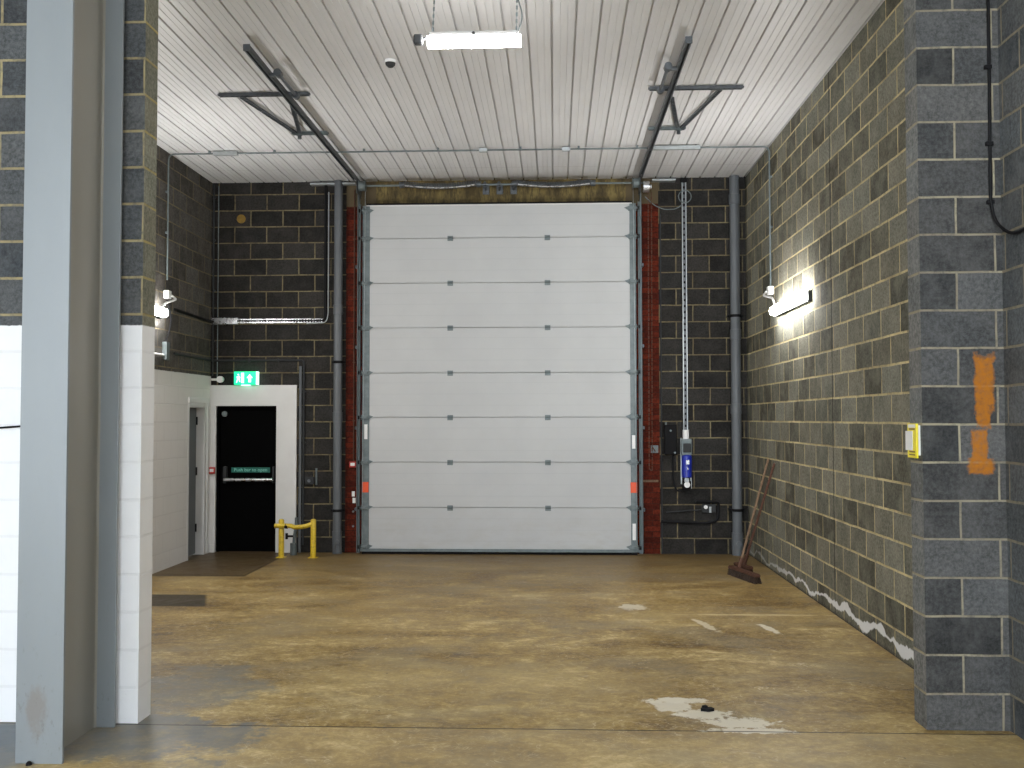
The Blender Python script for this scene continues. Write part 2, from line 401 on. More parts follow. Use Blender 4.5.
def text_obj(name, body, size, loc, rot, mat, parent, depth=.001, width=None):
    cu = bpy.data.curves.new(name, 'FONT'); cu.body = body; cu.size = size; cu.extrude = depth
    cu.align_x = 'CENTER'; cu.align_y = 'CENTER'
    tmp = bpy.data.objects.new(name+'_tmp', cu); COL.objects.link(tmp)
    bpy.context.view_layer.update()
    me = bpy.data.meshes.new_from_object(tmp.evaluated_get(bpy.context.evaluated_depsgraph_get()))
    bpy.data.objects.remove(tmp)
    if width:
        xs = [v.co.x for v in me.vertices]; k = width/(max(xs)-min(xs))
        for v in me.vertices: v.co.x *= k
    o = bpy.data.objects.new(name, me); COL.objects.link(o); me.materials.clear(); me.materials.append(M[mat])
    o.parent = parent; o.location = Vector(loc)-Vector(ORG[parent.name]); o.rotation_euler = rot
    return o

# ------------------------------------------------------------------ setting
YB, XR, XL, ZC = 13.6, 2.60, -4.74, 5.10      # back wall, right wall, left wall, ceiling
HX, HY = -9.0, -5.5                           # the hall the bay opens from

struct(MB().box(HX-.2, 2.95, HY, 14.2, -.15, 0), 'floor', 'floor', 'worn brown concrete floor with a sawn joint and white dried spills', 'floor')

def ceiling():
    mb = MB(); b = mb.b; prof = []
    x = HX-.2; P = .2; x = -9.2
    while x < 2.9:
        prof += [(x, ZC), (x+.056, ZC), (x+.060, ZC+.004), (x+.064, ZC), (x+.116, ZC), (x+.120, ZC+.004), (x+.124, ZC), (x+.176, ZC), (x+.179, ZC+.024), (x+.194, ZC+.024), (x+.197, ZC)]
        # two shallow stiffening swages in the pan
        x += P
    rows = [[b.verts.new((u, y, z)) for u, z in prof] for y in (HY, 6.0, 13.58)]
    for r0, r1 in zip(rows, rows[1:]):
        for i in range(len(prof)-1): b.faces.new((r0[i], r0[i+1], r1[i+1], r1[i]))
    top = [[b.verts.new((u, y, ZC+.09)) for u in (prof[0][0], prof[-1][0])] for y in (HY, 13.58)]
    b.faces.new((top[0][0], top[0][1], top[1][1], top[1][0]))
    return struct(mb, 'ceiling', 'ceiling', 'white ribbed metal liner sheet ceiling running to the loading door', 'ceiling')
ceiling()

# back wall: left part with exit door opening, right part, brick piers, lintel
mb = MB()
EX0, EX1, EZ = -4.655, -3.815, 2.005
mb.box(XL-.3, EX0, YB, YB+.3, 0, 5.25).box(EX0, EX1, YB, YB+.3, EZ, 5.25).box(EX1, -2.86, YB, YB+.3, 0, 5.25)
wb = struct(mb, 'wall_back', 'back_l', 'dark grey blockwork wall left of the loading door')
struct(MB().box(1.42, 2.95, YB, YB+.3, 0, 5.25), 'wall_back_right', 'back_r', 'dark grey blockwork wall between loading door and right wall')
struct(MB().box(-2.86, -2.45, YB-.01, YB+.29, 0, 5.25), 'wall_pier_left', 'brick', 'narrow red brick pier on the left of the loading door')
struct(MB().box(.98, 1.42, YB-.01, YB+.29, 0, 5.25), 'wall_pier_right', 'brick', 'narrow red brick pier on the right of the loading door')
struct(MB().box(-2.45, .98, YB-.015, YB+.28, 4.715, 5.25), 'wall_lintel', 'lintel', 'stained yellow brown concrete lintel over the loading door')
# right wall, its pier, and the near wall towards the viewer
struct(MB().box(XR, XR+.3, 6.18, YB, 0, 5.25), 'wall_right', 'right', 'long olive grey blockwork wall on the right of the bay')
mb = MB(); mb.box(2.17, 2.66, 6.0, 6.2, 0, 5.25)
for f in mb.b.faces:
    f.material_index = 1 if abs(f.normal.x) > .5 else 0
struct(mb, 'wall_pier_front', ['pier', 'pier_y'], 'grey blockwork pier at right front with orange paint marks', 'pier')
struct(MB().box(2.65, 2.95, HY, 6.17, 0, 5.25), 'wall_right_near', 'near', 'grey blockwork wall running towards the viewer at right edge')
# left wall with side door opening
SY0, SY1, SZ = 12.74, 13.42, 2.04
mb = MB(); mb.box(XL-.3, XL, 6.1, SY0, 0, 5.25).box(XL-.3, XL, SY0, SY1, SZ, 5.25).box(XL-.3, XL, SY1, YB, 0, 5.25)
struct(mb, 'wall_left', 'left', 'left bay wall, blockwork painted white to door height')
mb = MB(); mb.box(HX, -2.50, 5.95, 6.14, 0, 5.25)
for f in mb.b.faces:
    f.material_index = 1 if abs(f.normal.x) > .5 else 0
struct(mb, 'wall_front', ['jamb', 'jamb_y'], 'blockwork wall behind the steel column, painted white below and bare above')
struct(MB().box(HX-.3, HX, HY, 6.15, 0, 5.25), 'wall_hall_left', 'near', 'far left blockwork wall of the hall outside the picture')

# painted surround of the exit door
mb = MB(); mb.box(XL, EX0, YB-.035, YB+.02, 0, 2.29).box(EX0, EX1, YB-.035, YB+.02, EZ, 2.29).box(EX1, -3.535, YB-.035, YB+.02, 0, 2.29)
mb.box(EX1+.002, EX1+.006, YB-.038, YB-.035, 0, EZ)
struct(mb, 'trim_1', 'frame_white', 'white painted surround framing the black exit door', 'door surround')

# ------------------------------------------------------------------ loading door
DX0, DX1 = -2.61, 1.105
dz = [.03, .627, 1.238, 1.844, 2.446, 3.058, 3.668, 4.28, 4.735]
d1 = thing('door_1', (-.75, 13.5, 0), 'tall white sectional loading door filling the back wall', 'loading door', kind='structure')
for i in range(8):
    z0, z1 = dz[i], dz[i+1]
    mb = MB(); mb.box(DX0+.085, DX1-.07, 13.462, 13.476, z0+.0025, z1-.0025, .003).box(DX0+.085, DX1-.07, 13.474, 13.502, z0-.004, z1+.004)
    build(mb, 'door_section', 'panel', d1)
    for sx in (0, 1):
        mb = MB()
        x0, x1 = (DX0, DX0+.10) if sx == 0 else (DX1-.085, DX1)
        mb.box(x0, x1, 13.455, 13.505, z0+.002, z1-.002, .002)
        for zz in (z0+.05, z1-.06):
            mb.tube([((x0+x1)/2, 13.456, zz), ((x0+x1)/2, 13.449, zz)], .009, 8)
        build(mb, 'end_cap', 'galv_dull', d1)
for i in range(1, 8):
    z = dz[i]
    for x in (-1.408, -.089):
        mb = MB(); mb.box(x-.038, x+.038, 13.450, 13.462, z-.040, z+.030, .003)
        mb.tube([(x-.034, 13.445, z), (x+.034, 13.445, z)], .009, 8)
        for a, c in ((-.022, -.025), (.022, -.025), (-.022, .018), (.022, .018)): mb.tube([(x+a, 13.451, z+c), (x+a, 13.444, z+c)], .006, 6)
        build(mb, 'hinge', 'galv_dull', d1)
for i in range(0, 9):
    z = dz[i] if i < 8 else 4.66
    if i == 0: z = .10
    for sg, xe in ((-1, DX0), (1, DX1)):
        xi = xe - sg*.045
        mb = MB(); mb.box(xi-.055, xi+.055, 13.440, 13.456, z-.035, z+.035, .004)
        mb.prism([(xi-sg*.11, z+.012), (xi-sg*.04, z+.035), (xi-sg*.04, z-.035)], 13.446, 13.456)
        mb.tube([(xi-.02, 13.425, z), (xe+sg*.03, 13.425, z)], .010, 8)
        mb.box(xi-.035, xi+.035, 13.412, 13.44, z-.018, z+.018, .003)
        build(mb, 'roller_hinge', 'galv_dull', d1)
        build(MB().tube([(xe+sg*.020, 13.425, z), (xe+sg*.045, 13.425, z)], .026, 14), 'roller', 'black', d1)
build(MB().box(DX0, DX1, 13.46, 13.505, -.0, .035, .004), 'bottom_seal', 'black', d1)
build(MB().box(DX0-.04, DX1+.04, 13.440, 13.465, .035, .075, .004), 'bottom_rail', 'galv_dull', d1)
build(MB().box(DX0+.05, DX1-.05, 13.455, 13.505, 4.722, 4.742, .003), 'top_rail', 'white_metal', d1)
build(MB().box(DX0+.05, DX1-.05, 13.47, 13.585, 4.742, 4.768, .003), 'top_shadow_strip', 'black', d1)  # black strip stands in for the shadow between lintel and door
for x, zs in ((DX0+.05, 1.0), (DX1-.045, 1.0)):
    tag(build(MB().box(x-.045, x+.045, 13.4525, 13.4545, .83, .97), 'warning_sticker', 'orange_sticker', d1), 'square orange red sticker', None)
for x, z0, z1 in ((DX0+.055, 1.55, 1.75), (DX1-.045, 1.42, 1.60), (DX1-.045, .2, .42)):
    tag(build(MB().box(x-.022, x+.022, 13.4525, 13.4542, z0, z1), 'paper_label', 'white_plastic', d1), 'small white paper label', None)

# tracks
def door_track(x, sg, label):
    t = thing('door_track', (x, 13.45, 0), label, 'door track', 'door tracks')
    mb = MB()                                              # vertical C rail + angle
    mb.box(x-.018, x+.018, 13.452, 13.458, .02, 4.75).box(x-.018, x-.014, 13.40, 13.456, .02, 4.75).box(x+.014, x+.018, 13.40, 13.456, .02, 4.75)
    mb.box(x+sg*.019, x+sg*.025, 13.42, 13.585, .02, 4.9).box(x+sg*.025, x+sg*.045, 13.578, 13.585, .02, 4.9)
    build(mb, 'vertical_rail', 'galv_dull', t)
    pts = [(x, 13.428, 4.75)] + arc((13.428-.28, 4.75), .28, 0, PI/2, 'YZ', 10, x)
    build(MB().tube([Vector(p) for p in pts], .030, 8), 'curved_rail', 'track', t, smooth=True)
    mb = MB(); y0, y1, zz = 8.42, 13.15, 5.03
    for a in (-1, 1):
        mb.box(x+a*.024, x+a*.019, y0, y1, zz-.026, zz+.026)
    mb.box(x-.024, x+.024, y0, y1, zz+.022, zz+.027).box(x-.024, x-.010, y0, y1, zz-.027, zz-.022).box(x+.024, x+.010, y0, y1, zz-.027, zz-.022)
    build(mb, 'horizontal_rail', 'track', t)
    build(MB().box(x-.030, x+.030, y0-.012, y0, zz-.030, zz+.030, .003), 'rail_end_plate', 'track', t)
    # spring bumper arm beside the rail
    mb = MB(); xb = x-sg*.11
    mb.tube([(x-sg*.02, 9.05, 5.01), (xb, 9.05, 5.01)], .022, 8).tube([(xb, 9.0, 5.01), (xb, 9.62, 5.01)], .017, 8)
    mb.tube([(xb, 8.97, 5.01), (xb, 9.05, 5.01)], .036, 10).tube([(xb, 9.60, 5.01), (xb, 9.67, 5.01)], .036, 10)
    build(mb, 'spring_bumper', 'track', t)
    for z in (.6, 1.7, 2.8, 3.9):
        build(MB().box(x+sg*.018, x+sg*.060, 13.46, 13.585, z-.02, z+.02, .003), 'wall_bracket', 'track', t)
    return t
TXL, TXR = -2.648, 1.148
door_track(TXL, -1, 'left dark steel door track running up and along the ceiling')
door_track(TXR, 1, 'right dark steel door track running up and along the ceiling')

def ladder_bar(mb, p0, p1, w=.042, h=.03, step=.05):
    """perforated channel: two edges joined by rungs"""
    p0, p1 = Vector(p0), Vector(p1); d = (p1-p0); L = d.length; d.normalize()
    a = d.cross(Vector((0, 0, 1)))
    if a.length < 1e-3: a = Vector((1, 0, 0))
    a.normalize()
    for k in (-1, 1): mb.obox(p0+a*k*w*.42, p1+a*k*w*.42, w*.16, h)
    n = max(2, int(L/step))
    for i in range(n+1):
        q = p0+d*(L*i/n)
        mb.obox(q-a*w*.4, q+a*w*.4, step*.45, h*.5)
def rail_brace(sg, cx, label):
    # sg: outward direction; mirrored about the door centre
    X = lambda o: cx+sg*o
    t = thing('rail_brace', (X(0), 9.8, 5.07), label, 'ceiling bracket', 'rail braces')
    z = 5.078
    m = MB(); ladder_bar(m, (X(-.20), 9.80, z), (X(.71), 9.80, z), .055, .03); build(m, 'cross_bar', 'track', t)
    m = MB(); ladder_bar(m, (X(.50), 9.86, z-.003), (X(.27), 11.22, z-.003), .045, .02); build(m, 'diagonal_bar', 'track', t)
    m = MB(); ladder_bar(m, (X(.055), 10.1, z-.003), (X(.25), 11.22, z-.003), .045, .02); build(m, 'strut', 'track', t)
    m = MB(); ladder_bar(m, (X(-.08), 11.15, z-.005), (X(.32), 11.15, z-.005), .05, .03); build(m, 'short_bar', 'galv_dull', t)
    m = MB(); m.tube([(X(.26), 11.22, z+.02), (X(.26), 11.22, z-.05)], .022, 8); build(m, 'bolt', 'track', t)
rail_brace(-1, TXL, 'perforated steel bracket beside the left ceiling rail')
rail_brace(1, TXR, 'perforated steel bracket beside the right ceiling rail')

# spring shaft above the door
ss = thing('spring_shaft', (-.75, 13.33, 5.0), 'sprung counterbalance shaft fixed above the loading door', 'door spring')
build(MB().tube([(TXL-.02, 13.36, 4.985), (TXR+.12, 13.36, 4.985)], .013, 10), 'shaft', 'galv_dull', ss)
def coil(x0, x1):
    pts = []; n = int((x1-x0)/.022); k = 9
    for i in range(n*k+1):
        a = 2*PI*i/k; u = i/(n*k)
        pts.append((x0+(x1-x0)*u, 13.34+.036*math.cos(a), 5.0-.035*math.sin(PI*u)+.036*math.sin(a)))
    return MB().tube(pts, .0085, 5)
for a, c in ((-2.03, -1.04), (-.50, .50)):
    build(coil(a, c), 'coil_spring', 'track', ss, smooth=True)
    build(MB().tube([(a+.02+(c-a-.04)*i/12, 13.31, 4.972-.035*math.sin(PI*i/12)) for i in range(13)], .009, 8), 'safety_rod', 'silver', ss, smooth=True)
    build(MB().tube([(a-.06, 13.36, 4.99), (a, 13.36, 4.995)], .042, 12), 'spring_cone', 'track', ss)
    build(MB().tube([(c, 13.36, 4.99), (c+.06, 13.36, 4.99)], .042, 12), 'spring_cone', 'track', ss)
for x in (-.93, -.55, -.74):
    mb = MB(); mb.box(x-.012, x+.012, 13.36, 13.585, 4.95, 5.03, .004).box(x-.045, x+.045, 13.575, 13.585, 4.90, 5.03, .003)
    mb.tube([(x-.022, 13.35, 4.985), (x+.022, 13.35, 4.985)], .026, 12)
    for q in (-.04, .04): mb.tube([(x+q*.7, 13.58, 4.92), (x+q*.7, 13.555, 4.92)], .008, 6)
    build(mb, 'bearing_bracket', 'track', ss)
for sg, x in ((-1, TXL+.05), (1, TXR-.05)):
    build(MB().tube([(x-.045, 13.36, 4.985), (x-.03, 13.36, 4.985), (x+.03, 13.36, 4.985), (x+.045, 13.36, 4.985)], [.078, .066, .066, .078], 20), 'cable_drum', 'galv_dull', ss)
    build(MB().box(x-sg*.0+sg*.055, x+sg*.063, 13.27, 13.585, 4.87, 5.09, .003), 'end_plate', 'track', ss)
    build(MB().tube([(x-sg*.03, 13.425, 4.985), (x+sg*.0, 13.425, .14)], .003, 5), 'lift_cable', 'galv', ss)
mb = MB(); mb.tube([(TXR+.05, 13.36, 4.93), (TXR+.13, 13.36, 4.93)], .075, 18).tube([(TXR+.13, 13.36, 4.93), (TXR+.16, 13.36, 4.93)], .03, 12)
build(mb, 'chain_wheel', 'silver', ss, smooth=True)

# hand chain loop on the right pier
pts = rounded([(TXR+.12, 13.40, 4.88), (TXR+.115, 13.44, 1.15), (TXR+.155, 13.44, 1.12), (TXR+.165, 13.40, 4.88)], .02)
hc = MB()
for a, c in zip(pts, pts[1:]):
    L = (c-a).length; n = max(1, int(L/.06))
    for i in range(n):
        p, q = a.lerp(c, i/n), a.lerp(c, (i+.8)/n); hc.tube([p, q], .006 if i % 2 else .0085, 5)
tag(build(hc, 'hand_chain', 'wood_red', None, (TXR+.14, 13.44, 1.12)), 'long loop of rusty hand chain hanging down the right brick pier', 'chain')

# ------------------------------------------------------------------ exit door and side door
d2 = thing('door_2', (-4.235, YB+.09, 0), 'black exit door with panic bar in white surround', 'door', kind='structure')
build(MB().box(EX0+.02, EX1-.02, YB+.085, YB+.13, .0, EZ-.02), 'door_leaf', 'black_gloss', d2)
mb = MB(); mb.box(EX0, EX0+.03, YB+.02, YB+.16, 0, EZ).box(EX1-.03, EX1, YB+.02, YB+.16, 0, EZ).box(EX0+.03, EX1-.03, YB+.02, YB+.16, EZ-.03, EZ)
build(mb, 'door_frame', 'black_gloss', d2)
pb = build(MB().box(-4.57, -4.525, YB+.02, YB+.085, .94, 1.17, .006).box(-3.885, -3.855, YB+.02, YB+.085, .94, 1.17, .006), 'panic_bar', 'dark_grey', d2)
tag(build(MB().tube([(-4.55, YB-.0, .99), (-3.87, YB-.0, .99)], .022, 12), 'push_rod', 'silver', pb), 'silver push rod', None)
gl = tag(build(MB().box(-4.47, -3.93, YB+.078, YB+.084, 1.085, 1.155, .001), 'push_label', 'green_label', d2), 'green strip reading Push bar to open', None)
text_obj('lettering', 'Push bar to open', .062, (-4.20, YB+.0765, 1.120), (PI/2, 0, 0), 'label_text', gl, .0008, .46)
build(MB().tube([(-4.565, YB+.085, 1.895), (-4.565, YB+.05, 1.895)], .038, 16), 'closer_knob', 'galv_dull', d2)

d3 = thing('door_3', (XL, 13.08, 0), 'narrow grey side door seen edge-on in the left wall', 'door', kind='structure')
build(MB().box(XL-.15, XL-.105, SY0+.05, SY1-.08, .012, SZ-.06, .003), 'door_leaf', 'door_grey', d3)
mb = MB(); mb.box(XL-.18, XL+.004, SY0-.0, SY0+.05, 0, SZ).box(XL-.18, XL+.012, SY1-.08, SY1, 0, SZ).box(XL-.18, XL+.006, SY0+.05, SY1-.08, SZ-.06, SZ)
mb.box(XL, XL+.022, SY1, SY1+.07, 0, SZ+.07, .004).box(XL, XL+.022, SY0-.0, SY1, SZ, SZ+.07, .004)
build(mb, 'door_frame', 'frame_white', d3)
for z in (.36, 1.12, 1.80):
    build(MB().tube([(XL-.10, SY1-.085, z-.055), (XL-.10, SY1-.085, z+.055)], .014, 10), 'door_hinge', 'black', d3)
struct(MB().box(XL, XL+.02, 13.49, YB-.036, 0, .11, .003).box(XL+.0, EX0-.002, YB-.055, YB-.036, 0, .11, .003), 'baseboard_left', 'frame_white', 'short white skirting in the corner beside the exit door', 'skirting')

# fire call point
cp = thing('fire_call_point', (-4.69, YB-.036, 1.12), 'small red break glass call point beside the exit door', 'call point')
build(MB().box(-4.735, -4.655, YB-.075, YB-.036, 1.075, 1.165, .006), 'housing', 'red', cp)
build(MB().box(-4.722, -4.668, YB-.078, YB-.074, 1.10, 1.142, .001), 'glass_panel', 'white_plastic', cp)

# exit sign
ex = thing('exit_sign', (-4.19, YB-.05, 2.30), 'lit green running man exit sign above the black door', 'sign')
ex0, ex1, ez0, ez1, ey = -4.385, -4.08, 2.295, 2.475, YB-.11
build(MB().box(ex0, ex1, ey, YB-.0, ez0, ez1, .006), 'lamp_box', 'exit_green', ex)
build(MB().box(ex1, ex1+.012, ey+.004, YB, ez0, ez1, .002), 'side_cap', 'exit_white', ex)
build(MB().box(-4.29, -4.17, ey+.02, ey+.06, ez0-.012, ez0, .002), 'down_light', 'exit_white', ex)
def sym(polys, name):
    mb = MB()
    for p in polys: mb.prism([(ex0+u*.305, ez0+v*.18) for u, v in p], ey-.0025, ey-.0002)
    build(mb, name, 'exit_white', ex)
sym([[(.33, .12), (.46, .12), (.46, .9), (.33, .9)]], 'door_symbol')
sym([[(.17, .72), (.22, .70), (.24, .76), (.20, .84), (.16, .80)], [(.12, .62), (.26, .66), (.24, .42), (.15, .42)],
     [(.15, .44), (.20, .44), (.15, .16), (.10, .14)], [(.20, .46), (.25, .44), (.29, .22), (.25, .20)], [(.24, .64), (.30, .52), (.28, .48), (.22, .56)]], 'running_figure')
sym([[(.72, .80), (.86, .50), (.78, .50), (.78, .18), (.66, .18), (.66, .50), (.58, .50)]], 'arrow_symbol')

# round sounder in the corner
rs = thing('alarm_sounder', (-4.60, YB, 2.37), 'small round white sounder beside the exit sign', 'alarm')
build(MB().tube([(-4.60, YB, 2.37), (-4.60, YB-.06, 2.37)], .045, 20), 'sounder_body', 'white_plastic', rs, smooth=True)
build(MB().box(-4.735, -4.63, YB-.03, YB-.006, 2.355, 2.385, .004), 'mounting_arm', 'white_plastic', rs)

# ------------------------------------------------------------------ pipes
def downpipe(x, y, r, z1, joints, clips, label, extra=None):
    t = thing('downpipe', (x, y, 0), label, 'downpipe', 'grey downpipes')
    build(MB().tube([(x, y, .0), (x, y, z1)], r, 24), 'pipe', 'pipe', t, smooth=True)
    for z in joints:
        build(MB().tube([(x, y, z-.07), (x, y, z-.065), (x, y, z+.065), (x, y, z+.07)], [r, r*1.12, r*1.12, r], 24), 'coupling', 'pipe', t, smooth=True)
    for z in clips:
        mb = MB(); mb.tube([(x, y, z-.018), (x, y, z+.018)], r*1.12, 24).box(x-r*1.6, x+r*1.6, y+r*.2, YB, z-.016, z+.016, .003)
        build(mb, 'pipe_clip', 'black', t)
    mb = MB(); mb.tube([(x, y, .0), (x, y, .30)], r*1.13, 24).tube([(x+.01, y-r*.9, .16), (x+.01, y-r*1.35, .16)], r*.55, 18)
    build(mb, 'access_cap', 'pipe', t)
downpipe(-2.955, 13.52, .058, 5.095, (3.32, 1.85), (.58, 2.6), 'grey downpipe left of the loading door')
downpipe(2.435, 13.50, .066, 5.095, (4.78, 2.95, 1.95), (.60, 3.2), 'thicker grey downpipe in the right back corner')

def run(name, pts, r, mat, label, cat, group=None, rr=.05, seg=8, clips=None, clipmat=None, boxes=()):
    t = thing(name, pts[0], label, cat, group)
    build(MB().tube(rounded(pts, rr), r, seg), 'tube', mat, t, smooth=True)
    for p, (hx, hy, hz) in (clips or []):
        build(MB().box(p[0]-hx, p[0]+hx, p[1]-hy, p[1]+hy, p[2]-hz, p[2]+hz, .003), 'clip', clipmat or mat, t)
    return t

# metal conduit across the ceiling down to the two wall lamps
YL = 11.93
cl = [((x, YL, ZC-.015), (.012, .02, .014)) for x in (-4.2, -3.4, -2.3, -1.4, -.4, .3, 1.0, 1.7)]
cl += [((XR-.015, YL, z), (.014, .02, .012)) for z in (4.7, 4.1)] + [((XL+.015, YL, z), (.014, .02, .012)) for z in (4.6, 4.1)]
t = run('ceiling_conduit', [(XL+.03, YL, 3.52), (XL+.03, YL, ZC-.035), (XR-.03, YL, ZC-.035), (XR-.03, YL, 3.38)], .0105, 'galv_dull',
        'thin steel conduit crossing the ceiling and dropping to both wall lamps', 'conduit', rr=.08, clips=cl)
for x0, x1 in ((-4.15, -3.85), (1.15, 1.75), (-.9, -.8), (.1, .2)):
    build(MB().box(x0, x1, YL-.03, YL+.03, ZC-.06, ZC-.012, .006), 'junction_box', 'galv', t)

def wall_lamp(xw, sg, y0, y1, z, label, jy):
    """sg: direction from wall into the room"""
    t = thing('wall_lamp', (xw, (y0+y1)/2, z), label, 'wall light', 'linear wall lamps')
    mb = MB(); mb.box(xw, xw+sg*.042, y0, y1, z-.060, z+.052, .01); build(mb, 'back_tray', 'dark_grey', t)
    pr = [(xw+sg*.043, z-.053), (xw+sg*.085, z-.048), (xw+sg*.105, z-.025), (xw+sg*.105, z+.025), (xw+sg*.085, z+.048), (xw+sg*.043, z+.053)]
    build(MB().prism(pr, y0+.02, y1-.02), 'diffuser', 'tube', t)
    b = MB(); b.box(xw, xw+sg*.07, jy-.05, jy+.05, 3.29, 3.39, .012)
    build(b, 'switch_box', 'white_plastic', t)
    fy = y1-.16
    build(MB().tube(rounded([(xw+sg*.075, jy+.03, 3.33), (xw+sg*.085, jy+.16, 3.30), (xw+sg*.07, fy+.14, 3.22), (xw+sg*.07, fy, z+.05)], .05), .013, 8), 'flex', 'white_plastic', t, smooth=True)
    return t
wall_lamp(XR, -1, 10.15, 11.68, 3.065, 'glowing strip lamp on the right blockwork wall', YL)
wall_lamp(XL, 1, 9.85, 11.80, 3.10, 'glowing strip lamp half hidden behind the left jamb', YL)

# ceiling lamps on chains
def ceiling_lamp(cx0, cx1, cy, cz, label):
    t = thing('ceiling_lamp', ((cx0+cx1)/2, cy, cz), label, 'ceiling light', 'hanging strip lamps')
    build(MB().box(cx0+.015, cx1-.015, cy-.055, cy+.055, cz+.035, cz+.062, .008), 'lamp_tray', 'white_metal', t)
    pr = [(cy-.045, cz+.034), (cy-.05, cz+.01), (cy-.034, cz-.028), (cy+.034, cz-.028), (cy+.05, cz+.01), (cy+.045, cz+.034)]
    build(MB().prism(pr, cx0, cx1, 'X'), 'diffuser', 'tube_ceiling', t)
    for x, xt in ((cx0+.035, cx0+.06), (cx1-.03, cx1-.02)):
        mb = MB(); n = 22
        p0, p1 = Vector((x, cy, cz+.06)), Vector((xt, cy, ZC+.0))
        for i in range(n):
            a, b_ = p0.lerp(p1, i/n), p0.lerp(p1, (i+1.15)/n)
            mb.obox(a, b_, .012 if i % 2 else .004, .004 if i % 2 else .012, (0, 1, 0))
        build(mb, 'chain', 'galv_dull', t)
    mb = MB(); mb.box(cx0-.10, cx0-.035, cy-.03, cy+.03, cz-.01, cz+.06, .012).tube([(cx0-.04, cy, cz+.03), (cx0+.03, cy, cz+.045)], .012, 8)
    build(mb, 'power_plug', 'dark_grey', t)
    build(MB().tube(rounded([(cx1-.035, cy+.02, cz+.05), (cx1+.02, cy+.02, cz+.18), (cx1-.03, cy+.01, cz+.35), (cx1-.02, cy, ZC)], .1), .005, 6), 'flex', 'galv_dull', t, smooth=True)
    build(MB().tube([((cx0+cx1)/2, cy-.046, cz+.045), ((cx0+cx1)/2, cy-.062, cz+.045)], .012, 10), 'latch', 'dark_grey', t)
ceiling_lamp(-.895, -.232, 7.0, 4.50, 'bright strip lamp hanging on chains under the bay ceiling')
ceiling_lamp(-.895, -.232, 2.2, 4.50, 'unseen strip lamp added over the hall left of the near wall')  # added out of view to brighten the pier and front floor
ceiling_lamp(.9, 1.56, 2.2, 4.50, 'unseen strip lamp added over the hall near the right wall')  # second added lamp, lights the white wall past the column

# smoke detector
t = thing('smoke_detector', (-1.49, 8.97, ZC), 'round white smoke detector on the ceiling left of the lamp', 'smoke detector')
build(MB().tube([(-1.49, 8.97, ZC+.0), (-1.49, 8.97, ZC-.025)], .055, 20), 'base', 'white_plastic', t, smooth=True)
build(MB().tube([(-1.49, 8.97, ZC-.025), (-1.49, 8.97, ZC-.045), (-1.49, 8.97, ZC-.062)], [.048, .042, .025], 20), 'sensor_head', 'dark_grey', t, smooth=True)

# ------------------------------------------------------------------ left back corner services
run('corner_conduit', [(XL+.03, YB-.03, 2.42), (XL+.03, YB-.03, 5.08)], .014, 'dark_grey', 'dark vertical conduit in the left back corner', 'conduit',
    clips=[((XL+.03, YB-.02, z), (.022, .02, .012)) for z in (2.9, 3.6, 4.3, 4.9)])
run('corner_cable', [(XL+.09, YB-.012, 2.35), (XL+.09, YB-.012, 5.06)], .007, 'galv_dull', 'thin grey cable just right of the left back corner', 'cable')
# cable tray along the back wall
t = thing('cable_tray', (-4.7, YB-.03, 3.17), 'silver horizontal cable tray on the left of the back wall', 'cable tray')
mb = MB()
x0, x1, z = -4.70, -3.17, 3.175
mb.box(x0, x1, YB-.05, YB-.045, z-.028, z-.022).box(x0, x1, YB-.05, YB-.0, z-.030, z-.026).box(x0, x1, YB-.05, YB-.045, z+.022, z+.028).box(x0, x1, YB-.006, YB-.001, z-.028, z+.028)
for i in range(38):
    xx = x0+.02+i*.04; mb.box(xx, xx+.018, YB-.05, YB-.045, z-.024, z+.024)
build(mb, 'tray', 'silver', t)
build(MB().tube([(x0, YB-.052, z+.0), (x1+.03, YB-.052, z+.0)], .010, 8), 'tray_cable', 'cable', t)
build(MB().box(x0-.03, x0+.34, YB-.062, YB-.0, z-.045, z+.045, .006), 'joint_cover', 'silver', t)
run('black_conduit', [(-3.60, YB-.03, z), (-3.17, YB-.03, z), (-3.145, YB-.03, z+.03), (-3.145, YB-.03, 5.07)], .021, 'cable',
    'thick black conduit rising from the cable tray to the ceiling', 'conduit', rr=.12,
    clips=[((-3.145, YB-.015, q), (.035, .014, .012)) for q in (3.6, 4.2, 4.8)])
build_el = run('pale_conduit', [(-3.40, YB-.05, z-.04), (-3.13, YB-.05, z-.03), (-3.10, YB-.05, z+.08), (-3.10, YB-.05, 4.95)], .008, 'galv', 'thin pale conduit running beside the thick black conduit', 'conduit', rr=.1)
run('wall_cable', [(XL+.014, 12.22, 3.19), (XL+.014, 13.45, 3.165), (XL+.05, YB-.03, 3.165)], .020, 'cable', 'black cable on the left wall joining the cable tray', 'cable', rr=.04)
# conduit around the exit door
run('door_conduit', [(XL+.02, 12.2, 2.64), (XL+.02, 13.55, 2.63), (XL+.05, YB-.022, 2.63), (-3.44, YB-.022, 2.63), (-3.44, YB-.022, .10)], .015, 'dark_grey',
    'dark conduit passing over and down beside the exit door', 'conduit', rr=.05,
    clips=[((-3.44, YB-.02, q), (.026, .018, .012)) for q in (.5, 1.5, 2.2)] + [((q, YB-.02, 2.63), (.012, .018, .026)) for q in (-4.2, -3.8)])
run('grey_riser', [(-3.485, YB-.018, .0), (-3.485, YB-.018, 2.55)], .020, 'pipe', 'grey riser pipe directly beside the white door surround', 'pipe')
t = thing('socket_box', (-3.40, YB, 1.0), 'small black switch box beside the exit door surround', 'switch box')
build(MB().box(-3.41, -3.29, YB-.055, YB, .93, 1.03, .006), 'housing', 'dark_grey', t)
build(MB().tube([(-3.35, YB-.055, .98), (-3.35, YB-.075, .98)], .022, 12), 'knob', 'pipe', t)
